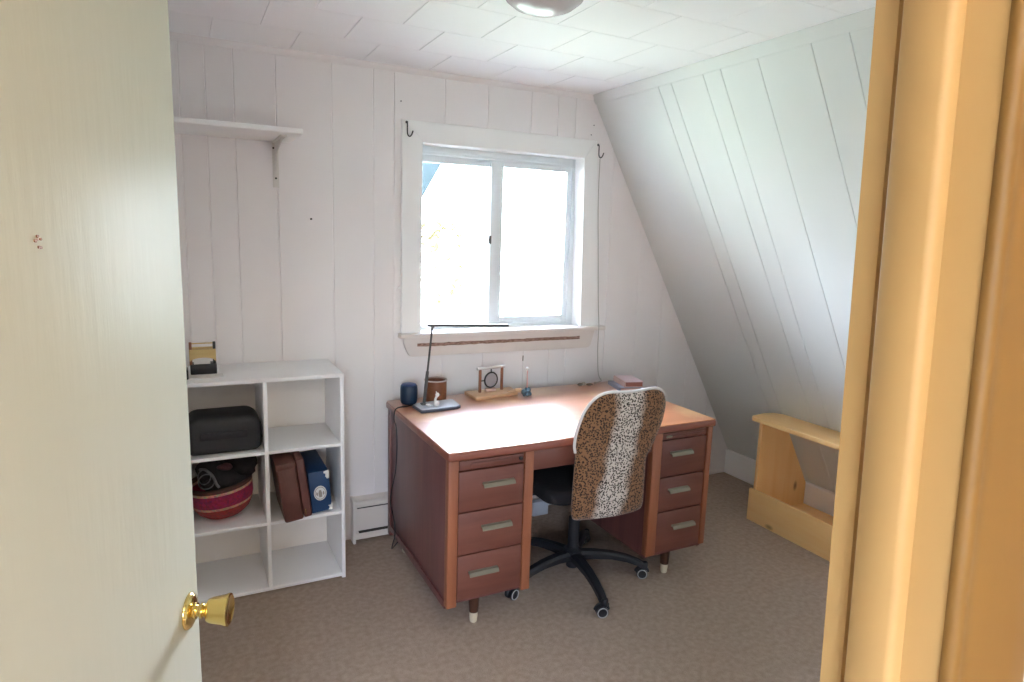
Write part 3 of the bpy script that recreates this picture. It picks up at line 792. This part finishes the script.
# support bar and seat
bm = NB(); tube(bm, smooth_path([(1.555, 2.155, .60), (1.556, 2.165, .48), (1.558, 2.20, .425), (1.56, 2.30, .412), (1.562, 2.40, .410)], 5), .016, 10)
obj('back_support', bm, M['black'], ch)
bm = NB(); prism(bm, rrect(1.33, 1.795, 2.20, 2.63, (.09, .08, .08, .09)), 'Z', .435, .50, bev=.022, seg=3); obj('seat', bm, M['cloth'], ch)
bm = NB(); box(bm, 1.47, 1.655, 2.28, 2.48, .405, .436, .006); obj('seat_plate', bm, M['black'], ch)
bm = NB(); tube(bm, [(1.64, 2.36, .415), (1.70, 2.34, .41), (1.78, 2.31, .405)], [.005, .005, .009], 8); obj('height_lever', bm, M['black'], ch)
bm = NB(); lathe(bm, [(.026, .05), (.030, .055), (.030, .085), (.042, .09), (.044, .135), (.034, .142), (.026, .15), (.026, .29), (.016, .292), (.016, .408)], cc, (0, 0, 1), 28)
obj('column', bm, M['black'], ch)
import mathutils
cp = [(1.513, 2.042)]
a0 = math.atan2(2.042 - cc.y, 1.513 - cc.x); RR = .338
wheel_yaw = [radians(70), radians(60), radians(20), radians(-30), radians(110)]
for k in range(5):
    a = a0 + k * 2 * pi / 5
    d = Vector((cos(a), sin(a), 0)); s = Vector((-sin(a), cos(a), 0))
    bm = NB()
    rings = []
    for (r_, zc, hw, hh) in [(.03, .112, .027, .020), (.10, .116, .025, .017), (.18, .112, .022, .0155), (.25, .098, .020, .0145), (.305, .078, .018, .014), (RR - .008, .064, .017, .014), (RR + .010, .056, .015, .012)]:
        c = cc + d * r_ + Vector((0, 0, zc))
        rings.append([bm.verts.new(c + s * hw * u + Vector((0, 0, hh * w))) for u, w in ((-1, -1), (-1, .3), (-.6, 1), (.6, 1), (1, .3), (1, -1))])
    fs = [bm.faces.new(rings[0][::-1]), bm.faces.new(rings[-1])]
    for A, B_ in zip(rings[:-1], rings[1:]):
        for i in range(6): fs.append(bm.faces.new((A[i], A[(i + 1) % 6], B_[(i + 1) % 6], B_[i])))
    bmesh.ops.recalc_face_normals(bm, faces=fs)
    lathe(bm, [(.013, .046), (.0145, .05), (.0145, .074), (.012, .078)], cc + d * RR, (0, 0, 1), 16)
    lg = obj('leg', bm, M['black'], ch)
    w = wheel_yaw[k]; ax = Vector((cos(w), sin(w), 0)); fw = Vector((-ax.y, ax.x, 0))
    pc = cc + d * RR + fw * .012 + Vector((0, 0, .026))
    bm = NB()
    for sg in (-1, 1):
        lathe(bm, [(.010, .006), (.0245, .007), (.0258, .010), (.0255, .019), (.022, .022), (.020, .0205), (0, .0205)], pc, ax * sg, 28)
    # hood over the wheels
    hood = [(pc + fw * (.030 * cos(t_)) + Vector((0, 0, .030 * sin(t_)))) for t_ in [radians(10 + 16 * i) for i in range(11)]]
    tube(bm, hood, .0062, 8)
    obj('caster', bm, M['black'], lg)
    bm = NB()
    for sg in (-1, 1):
        tube(bm, [pc + ax * sg * .0212 + fw * .0208 * cos(t_) + Vector((0, 0, .0208 * sin(t_))) for t_ in [2 * pi * i / 28 for i in range(28)]], .0024, 6, closed=True)
    obj('wheel_ring', bm, M['rubber'], lg)

# ------------------------------------------------------------------ things on the desk
zt = DZT
# smart speaker
sp = empty('smart_speaker', (.941, 2.912, zt), 'small dark blue cylindrical speaker on rear left corner of desk', 'speaker')
bm = NB(); lathe(bm, [(.030, 0), (.036, .004), (.0395, .014), (.041, .035), (.041, .070), (.039, .088), (.034, .094)], (.941, 2.912, zt), (0, 0, 1), 36); obj('shell', bm, M['speaker'], sp, sharp=70)
bm = NB(); lathe(bm, [(.036, .0915), (.034, .0955), (.026, .0985), (0, .099)], (.941, 2.912, zt), (0, 0, 1), 36); obj('top_cap', bm, M['speakertop'], sp, sharp=70)
# LED lamp
lp = empty('desk_lamp', (1.03, 2.79, zt), 'slim grey desk lamp with thin leaning stem and flat tray base', 'lamp')
bm = NB()
bp = [(.938, 2.722), (1.120, 2.735), (1.142, 2.752), (1.150, 2.862), (1.135, 2.872), (.955, 2.852), (.932, 2.832)]
prism(bm, bp, 'Z', zt, zt + .014, bev=.003); obj('lamp_base', bm, M['lampdark'], lp)
bm = NB(); cxp, cyp = 1.04, 2.797
prism(bm, [(cxp + (a - cxp) * .955, cyp + (b - cyp) * .94) for a, b in bp], 'Z', zt + .0135, zt + .0165, bev=.001, seg=1); obj('base_plate', bm, M['lampplate'], lp)
bm = NB()
st = [Vector((.981, 2.811, zt + .014)), Vector((1.019, 2.812, 1.131))]
dS = (st[1] - st[0]).normalized()
tube(bm, [st[0], st[0] + dS * .16], .0075, 12); tube(bm, [st[0] + dS * .155, st[1]], .0048, 12)
box(bm, .968, .994, 2.795, 2.827, zt + .012, zt + .022, .003)
obj('stem', bm, M['lampgrey'], lp)
bm = NB()
# slim flat lamp head
HM = Matrix.Translation((1.019, 2.812, 1.139)) @ Matrix.Rotation(radians(2.0), 4, 'Y') @ Matrix.Rotation(radians(-1), 4, 'Z')
box(bm, -.022, .385, -.012, .012, -.005, .005, .0015, M=HM)
hd = obj('lamp_head', bm, M['lampblack'], lp)
bm = NB(); lathe(bm, [(.006, -.012), (.006, .012)], (1.019, 2.812, 1.133), (0, 1, 0), 14); obj('hinge', bm, M['lampgrey'], lp)
bm = NB(); box(bm, .05, .37, -.008, .008, -.0056, -.0048, M=HM); obj('light_strip', bm, M['patch'], hd)
# pen cup
cp_ = empty('pen_cup', (1.078, 2.918, zt), 'brown leather pen cup standing behind the lamp base', 'pen cup')
bm = NB(); lathe(bm, [(.050, 0), (.052, .004), (.053, .10), (.0535, .108), (.050, .108), (.049, .02), (0, .016)], (1.078, 2.918, zt), (0, 0, 1), 36); obj('cup_body', bm, M['leathercup'], cp_, sharp=50)
bm = NB(); tube(bm, [(1.078 + .0525 * cos(a), 2.918 + .0525 * sin(a), zt + .105) for a in [2 * pi * i / 40 for i in range(40)]], .0036, 8, closed=True); obj('rim', bm, M['cuprim'], cp_)
# figurine on the base plate
fz = zt + .0165
fg = empty('bird_figurine', (1.022, 2.758, fz), 'tiny pale ceramic bird figurine standing on the lamp base', 'figurine')
bm = NB()
ball(bm, (1.022, 2.758, fz + .014), .0155, (1.05, .9, .92), 20)
tube(bm, smooth_path([(1.018, 2.758, fz + .020), (1.018, 2.758, fz + .034), (1.022, 2.757, fz + .044), (1.026, 2.756, fz + .052)], 5), [.008, .0078, .0075, .007, .0065, .006, .0058, .0055, .0055, .0055, .0055, .0055, .0055, .0055, .005, .005], 12)
ball(bm, (1.027, 2.756, fz + .056), .0095, (1, .9, 1.1), 16)
tube(bm, [(1.024, 2.756, fz + .062), (1.020, 2.756, fz + .074)], [.004, .001], 8)
obj('bird_body', bm, M['ceramic'], fg, sharp=180)
bm = NB(); tube(bm, [(1.034, 2.755, fz + .056), (1.044, 2.753, fz + .054)], [.0035, .0008], 8); obj('beak', bm, M['lampgrey'], fg)
bm = NB()
tube(bm, smooth_path([(.992, 2.756, fz + .004), (.982, 2.762, fz + .006), (.982, 2.776, fz + .008), (.996, 2.780, fz + .008), (1.006, 2.772, fz + .006), (1.0, 2.762, fz + .005)], 6), .004, 8)
tag(obj('chain_bracelet', bm, M['ceramic'], loc=(.99, 2.765, fz)), 'small grey chain curled on the lamp base beside the bird figurine', 'chain')
# gong
gx, gy = 1.392, 2.94
gg = empty('table_gong', (gx, gy, zt), 'small wooden table gong stand with round metal disc on desk', 'gong')
def quad_slab(bm, pts, z0_, z1_): prism(bm, pts, 'Z', z0_, z1_, bev=.003)
bm = NB(); quad_slab(bm, [(1.262, 2.842), (1.515, 2.890), (1.528, 3.0), (1.258, 2.985)], zt, zt + .017); obj('base', bm, M['light_wood'], gg)
pA = Vector((1.322, 2.938, zt + .017)); pB = Vector((1.455, 2.960, zt + .017))
for p_ in (pA, pB):
    bm = NB(); tube(bm, [p_, p_ + Vector((0, 0, .118))], .0075, 12); obj('post', bm, M['redwood'], gg)
bm = NB()
ddg = (pB - pA).normalized(); q0 = pA - ddg * .018 + Vector((0, 0, .122)); q1 = pB + ddg * .014 + Vector((0, 0, .122))
tube(bm, [q0, q1], .0075, 10); obj('crossbar', bm, M['ceramic'], gg)
gc = (pA + pB) / 2 + Vector((0, 0, .058)); gn = Vector((-ddg.y, ddg.x, 0))
bm = NB(); lathe(bm, [(0, -.002), (.034, -.003), (.036, 0), (.034, .003), (0, .002)], gc, gn, 36); obj('gong_disc', bm, M['steel'], gg)
bm = NB(); tube(bm, [gc + ddg * .0385 * cos(a) + Vector((0, 0, .0385 * sin(a))) for a in [2 * pi * i / 40 for i in range(40)]], .0042, 8, closed=True)
tube(bm, [gc + Vector((0, 0, .04)), gc + Vector((0, 0, .068))], .0035, 8)
tube(bm, [gc - ddg * .062, gc - ddg * .04], .003, 8)
obj('disc_ring', bm, M['ironblack'], gg)
bm = NB(); box(bm, gc.x - .028, gc.x + .026, gc.y - .014, gc.y + .012, zt + .017, zt + .032, .004); obj('cradle_block', bm, M['pages'], gg)
bm = NB()
tube(bm, [(1.448, 2.878, zt + .026), (1.490, 2.872, zt + .026)], .0045, 10); lathe(bm, [(0, 0), (.010, .001), (.0115, .008), (.0115, .03), (.010, .037), (0, .038)], (1.486, 2.873, zt + .028), (1, -.12, 0), 16)
tag(obj('gong_mallet', bm, M['light_wood'], loc=(1.48, 2.875, zt + .017)), 'short wooden mallet lying on the right end of gong base', 'mallet')
# bead ornament
bx, by = 1.540, 2.850
bo_ = empty('bead_ornament', (bx, by, zt), 'tiny ornament of shiny blue beads with pink stick and white tip', 'ornament')
bm = NB()
ball(bm, (bx - .014, by - .006, zt + .024), .0155, n=18); ball(bm, (bx + .012, by + .004, zt + .030), .017, n=18); ball(bm, (bx + .004, by - .012, zt + .012), .012, n=16); ball(bm, (bx + .020, by - .004, zt + .011), .011, n=16); ball(bm, (bx - .012, by - .004, zt + .008), .008, n=14)
obj('beads', bm, M['bluesteel'], bo_, sharp=180)
bm = NB(); tube(bm, [(bx + .006, by, zt + .036), (bx + .006, by + .002, zt + .134)], [.0036, .0026], 10); obj('stick', bm, M['pink'], bo_)
bm = NB(); ball(bm, (bx + .006, by + .002, zt + .141), .009, n=14); obj('tip', bm, M['patch'], bo_, sharp=180)
# two books
def book(name, p, w, l, h, ang, z, cov, spine, pages, label):
    R_ = Matrix.Translation((p[0], p[1], z)) @ Matrix.Rotation(radians(ang), 4, 'Z')
    e = empty(name, (p[0], p[1], z), label, 'book')
    bm = NB(); box(bm, 0, w, 0, l, 0, .0035, .0008, M=R_, seg=1); box(bm, 0, w, 0, l, h - .0035, h, .0008, M=R_, seg=1); obj('cover', bm, cov, e)
    bm = NB(); box(bm, -.001, .006, 0, l, .0, h, .0012, M=R_, seg=1); obj('spine', bm, spine, e)
    bm = NB(); box(bm, .004, w - .004, .004, l - .004, .003, h - .003, M=R_); obj('pages', bm, pages, e)
book('book', (2.068, 2.770), .125, .175, .020, -14, zt, M['bookblue'], M['bookblue'], M['pages'], 'blue grey book lying flat beneath the pinkish book on desk')
book('book', (2.098, 2.768), .108, .165, .030, -14, zt + .020, M['bookpink'], M['pages'], M['bookred'], 'thick pinkish book with reddish page edges, upper of the two on desk')
# pebbles and scraps near the back edge
for (px, py, r_, sc, mt, lab) in [(1.935, 2.955, .011, (1.5, 1, .7), 'stone', 'dark pebble at rear of the desk, leftmost of the loose pebbles'),
                                (1.962, 2.962, .010, (1.1, 1, .9), 'stonepale', 'pale pebble at rear edge of the desk among darker ones'),
                                (1.990, 2.945, .012, (1.8, 1, .55), 'stone', 'long flat dark pebble at rear of the desk, middle of the pebbles'),
                                (2.036, 2.958, .008, (1.1, 1, .9), 'stonepale', 'small pale pebble just left of the two stacked books')]:
    bm = NB(); lump(bm, (px, py, zt + r_ * sc[2] * .95), r_, sc, px * 10, .12)
    tag(obj('pebble', bm, M[mt], loc=(px, py, zt), sharp=180), lab, 'pebble', 'pebbles at the rear of the desk')
# cord down the left end of the desk
bm = NB()
cs = smooth_path([(.978, 2.872, zt + .006), (.92, 2.852, zt + .005), (.866, 2.838, zt + .005), (.8475, 2.830, .742), (.845, 2.834, .70), (.857, 2.838, .66), (.857, 2.825, .57), (.857, 2.846, .45), (.856, 2.905, .33), (.856, 2.93, .255), (.856, 2.875, .205), (.856, 2.850, .13), (.856, 2.885, .065), (.862, 2.92, .02), (.89, 2.97, .006), (.93, 3.02, .006)], 6)
tube(bm, cs, .0028, 8)
tag(obj('cable', bm, M['black'], loc=(.86, 2.85, 0)), 'thin black cord hanging down the left side of the desk', 'cord')
# small grey box on the floor behind the knee hole
bm = NB(); box(bm, 1.70, 1.80, 3.01, 3.055, 0, .082, .006)
tag(obj('grey_box', bm, M['lampplate'], loc=(1.75, 3.03, 0)), 'small grey box on the floor behind the desk knee hole', 'box')

# ------------------------------------------------------------------ pine bench by the slope
pb = empty('pine_bench', (3.0, 2.05, 0), 'knotty pine rack with narrow top and low front trough below sloping wall', 'bench')
PY0, PY1 = 1.55, 2.508
bm = NB(); prism(bm, [(2.812, 1.50), (2.806, 2.525), (2.825, 2.545), (2.93, 2.562), (2.99, 2.548), (3.022, 2.50), (3.022, 1.50)], 'Z', .578, .602, bev=.004); obj('top_board', bm, M['pine'], pb)
bm = NB(); box(bm, 2.822, 2.842, PY0, PY1 + .010, 0, .186, .003); obj('front_board', bm, M['pine'], pb)
for ya in (PY1 - .020, PY0 + .01):
    bm = NB(); prism(bm, [(2.843, .0), (2.843, .12), (2.846, .579), (3.018, .579), (3.255, .165), (3.255, .012), (3.25, 0)], 'Y', ya, ya + .020, bev=.0015, seg=1); obj('side_board', bm, M['pinez'], pb)
bm = NB(); box(bm, 2.843, 3.25, PY0 + .03, PY1 - .02, .02, .036); obj('bottom_board', bm, M['pine'], pb)

# ------------------------------------------------------------------ outside
bm = NB(); box(bm, -40, 40, -60, 60, -3.0, -2.9); tag(obj('ground', bm, M['grass']), kind='structure')
bm = NB(); box(bm, -9, 14, 3.4, 6.6, -2.9, -2.86); tag(obj('bounce_ground', bm, M['bounce_ground']), kind='structure')  # unseen pale ground added to bounce light up to the ceiling
# overhanging roof edge seen through the top left of the window
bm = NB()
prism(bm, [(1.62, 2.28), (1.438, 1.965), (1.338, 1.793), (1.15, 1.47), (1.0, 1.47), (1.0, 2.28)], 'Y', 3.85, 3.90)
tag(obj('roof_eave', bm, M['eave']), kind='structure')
# tree
tr = empty('garden_tree', (3.6, 9.0, -2.9), 'pale leafy tree seen through the left half of the window', 'tree')
bm = NB(); tube(bm, smooth_path([(3.6, 9, -2.9), (3.3, 9, -2.2), (3.0, 9.05, -1), (2.75, 9, -.3)], 5), [.16 - .007 * i for i in range(16)], 10); obj('trunk', bm, M['bark'], tr)
bm = NB(); rng = random.Random(11)
for k in range(20):
    c = Vector((rng.gauss(3.4, .30), rng.gauss(9, .5), rng.gauss(1.1, .36)))
    for j in range(22):
        p_ = c + Vector((rng.gauss(0, .16), rng.gauss(0, .16), rng.gauss(0, .12)))
        p_.x = min(p_.x, 3.85 - rng.random() * .2)
        a = Vector((rng.uniform(-1, 1), rng.uniform(-1, 1), rng.uniform(-1, 1))).normalized(); b = frame_axes(a)[0]
        s_ = rng.uniform(.06, .11)
        q = [p_ - a * s_, p_ + b * s_ * .45, p_ + a * s_, p_ - b * s_ * .45]
        bm.faces.new([bm.verts.new(v) for v in q])
obj('foliage', bm, M['leaf'], tr, smooth=False)

# ------------------------------------------------------------------ hall lamp (behind the camera)
hl = empty('hall_ceiling_light', (.03, -.85, H), 'warm round ceiling light in the hall outside the doorway', 'ceiling light')
bm = NB(); lathe(bm, [(.10, 0), (.10, -.015), (.09, -.022)], (.03, -.85, H), (0, 0, 1), 32); obj('fixture_base', bm, M['trim'], hl)
mg = bpy.data.materials.new('warm_globe'); mg.use_nodes = True
bsg = mg.node_tree.nodes['Principled BSDF']; bsg.inputs['Base Color'].default_value = (.9, .8, .6, 1)
bsg.inputs['Emission Color'].default_value = (1, .84, .66, 1); bsg.inputs['Emission Strength'].default_value = 18
bm = NB(); lathe(bm, [(.085, -.018), (.115, -.03), (.12, -.05), (.10, -.08), (.05, -.10), (0, -.105)], (.03, -.85, H), (0, 0, 1), 32); obj('glass_globe', bm, mg, hl)

# ------------------------------------------------------------------ world: bright hazy sky over trees
w = bpy.data.worlds.new('World'); S.world = w; w.use_nodes = True
nt = w.node_tree; bg = nt.nodes['Background']
tc = nt.nodes.new('ShaderNodeTexCoord'); sx = nt.nodes.new('ShaderNodeSeparateXYZ'); L(nt, tc.outputs['Generated'], sx.inputs[0])
mr = nt.nodes.new('ShaderNodeMapRange'); mr.inputs['From Min'].default_value = -1; mr.inputs['From Max'].default_value = 1
L(nt, sx.outputs['Z'], mr.inputs['Value'])
rp = nt.nodes.new('ShaderNodeValToRGB'); el = rp.color_ramp.elements
el[0].position = 0; el[0].color = (.60, .65, .75, 1)
el[1].position = 1; el[1].color = (.84, .92, 1.0, 1)
k = el.new(.48); k.color = (.36, .40, .375, 1)
k = el.new(.545); k.color = (.48, .55, .51, 1)
k = el.new(.60); k.color = (.76, .86, .92, 1)
k = el.new(.68); k.color = (.85, .93, 1.0, 1)
rp2 = nt.nodes.new('ShaderNodeMix'); rp2.data_type = 'RGBA'; rp2.blend_type = 'MULTIPLY'; rp2.inputs['Factor'].default_value = 1
rp2.inputs['B'].default_value = (1.0, 1.0, 1.20, 1)
L(nt, mr.outputs[0], rp.inputs['Fac']); L(nt, rp.outputs['Color'], rp2.inputs['A']); L(nt, rp2.outputs['Result'], bg.inputs['Color'])
bg.inputs['Strength'].default_value = 16.0

# sun high to the side of the house, lighting the yard and tree (it enters neither window)
sd = bpy.data.lights.new('sun', 'SUN'); sd.energy = 6; sd.angle = radians(2); sd.color = (1, .96, .9)
so = bpy.data.objects.new('sun', sd); COL.objects.link(so)
so.rotation_euler = (0, radians(42), 0)

# light portals in the window openings (guide sky sampling, give no light of their own)
for nm, loc, rx, sx_, sy_ in (('window_portal', (1.55, D + .135, 1.52), -90, .96, .94), ('fill_window_portal', (-.825, -1.605, 1.40), 90, .7, .85)):
    ld = bpy.data.lights.new(nm, 'AREA'); ld.shape = 'RECTANGLE'; ld.size = sx_; ld.size_y = sy_
    ld.cycles.is_portal = True
    lo = bpy.data.objects.new(nm, ld); COL.objects.link(lo)
    lo.location = loc; lo.rotation_euler = (radians(rx), 0, 0)

# ------------------------------------------------------------------ camera
YAW, PITCH, ROLL, FPX = .47108, .16188, .03186, 651.685
fwv = Vector((sin(YAW) * cos(PITCH), cos(YAW) * cos(PITCH), -sin(PITCH)))
rtv = Vector((cos(YAW), -sin(YAW), 0)); upv = rtv.cross(fwv)
r2 = cos(ROLL) * rtv + sin(ROLL) * upv; u2 = -sin(ROLL) * rtv + cos(ROLL) * upv
cd = bpy.data.cameras.new('camera'); cam = bpy.data.objects.new('camera', cd); COL.objects.link(cam)
cam.matrix_world = Matrix(((r2.x, u2.x, -fwv.x, 0), (r2.y, u2.y, -fwv.y, 0), (r2.z, u2.z, -fwv.z, CAMZ), (0, 0, 0, 1)))
cd.sensor_fit = 'HORIZONTAL'; cd.sensor_width = 36; cd.lens = 36 * FPX / 1024; cd.clip_start = .02
S.camera = cam

vs = S.view_settings
vs.view_transform = 'Standard'; vs.look = 'None'; vs.gamma = 1; vs.exposure = 2.52; vs.use_curve_mapping = False
S.cycles.use_denoising = True
S.cycles.max_bounces = 14; S.cycles.diffuse_bounces = 8; S.cycles.transparent_max_bounces = 12
S.cycles.sample_clamp_indirect = 12
S.cycles.caustics_reflective = True; S.cycles.caustics_refractive = False
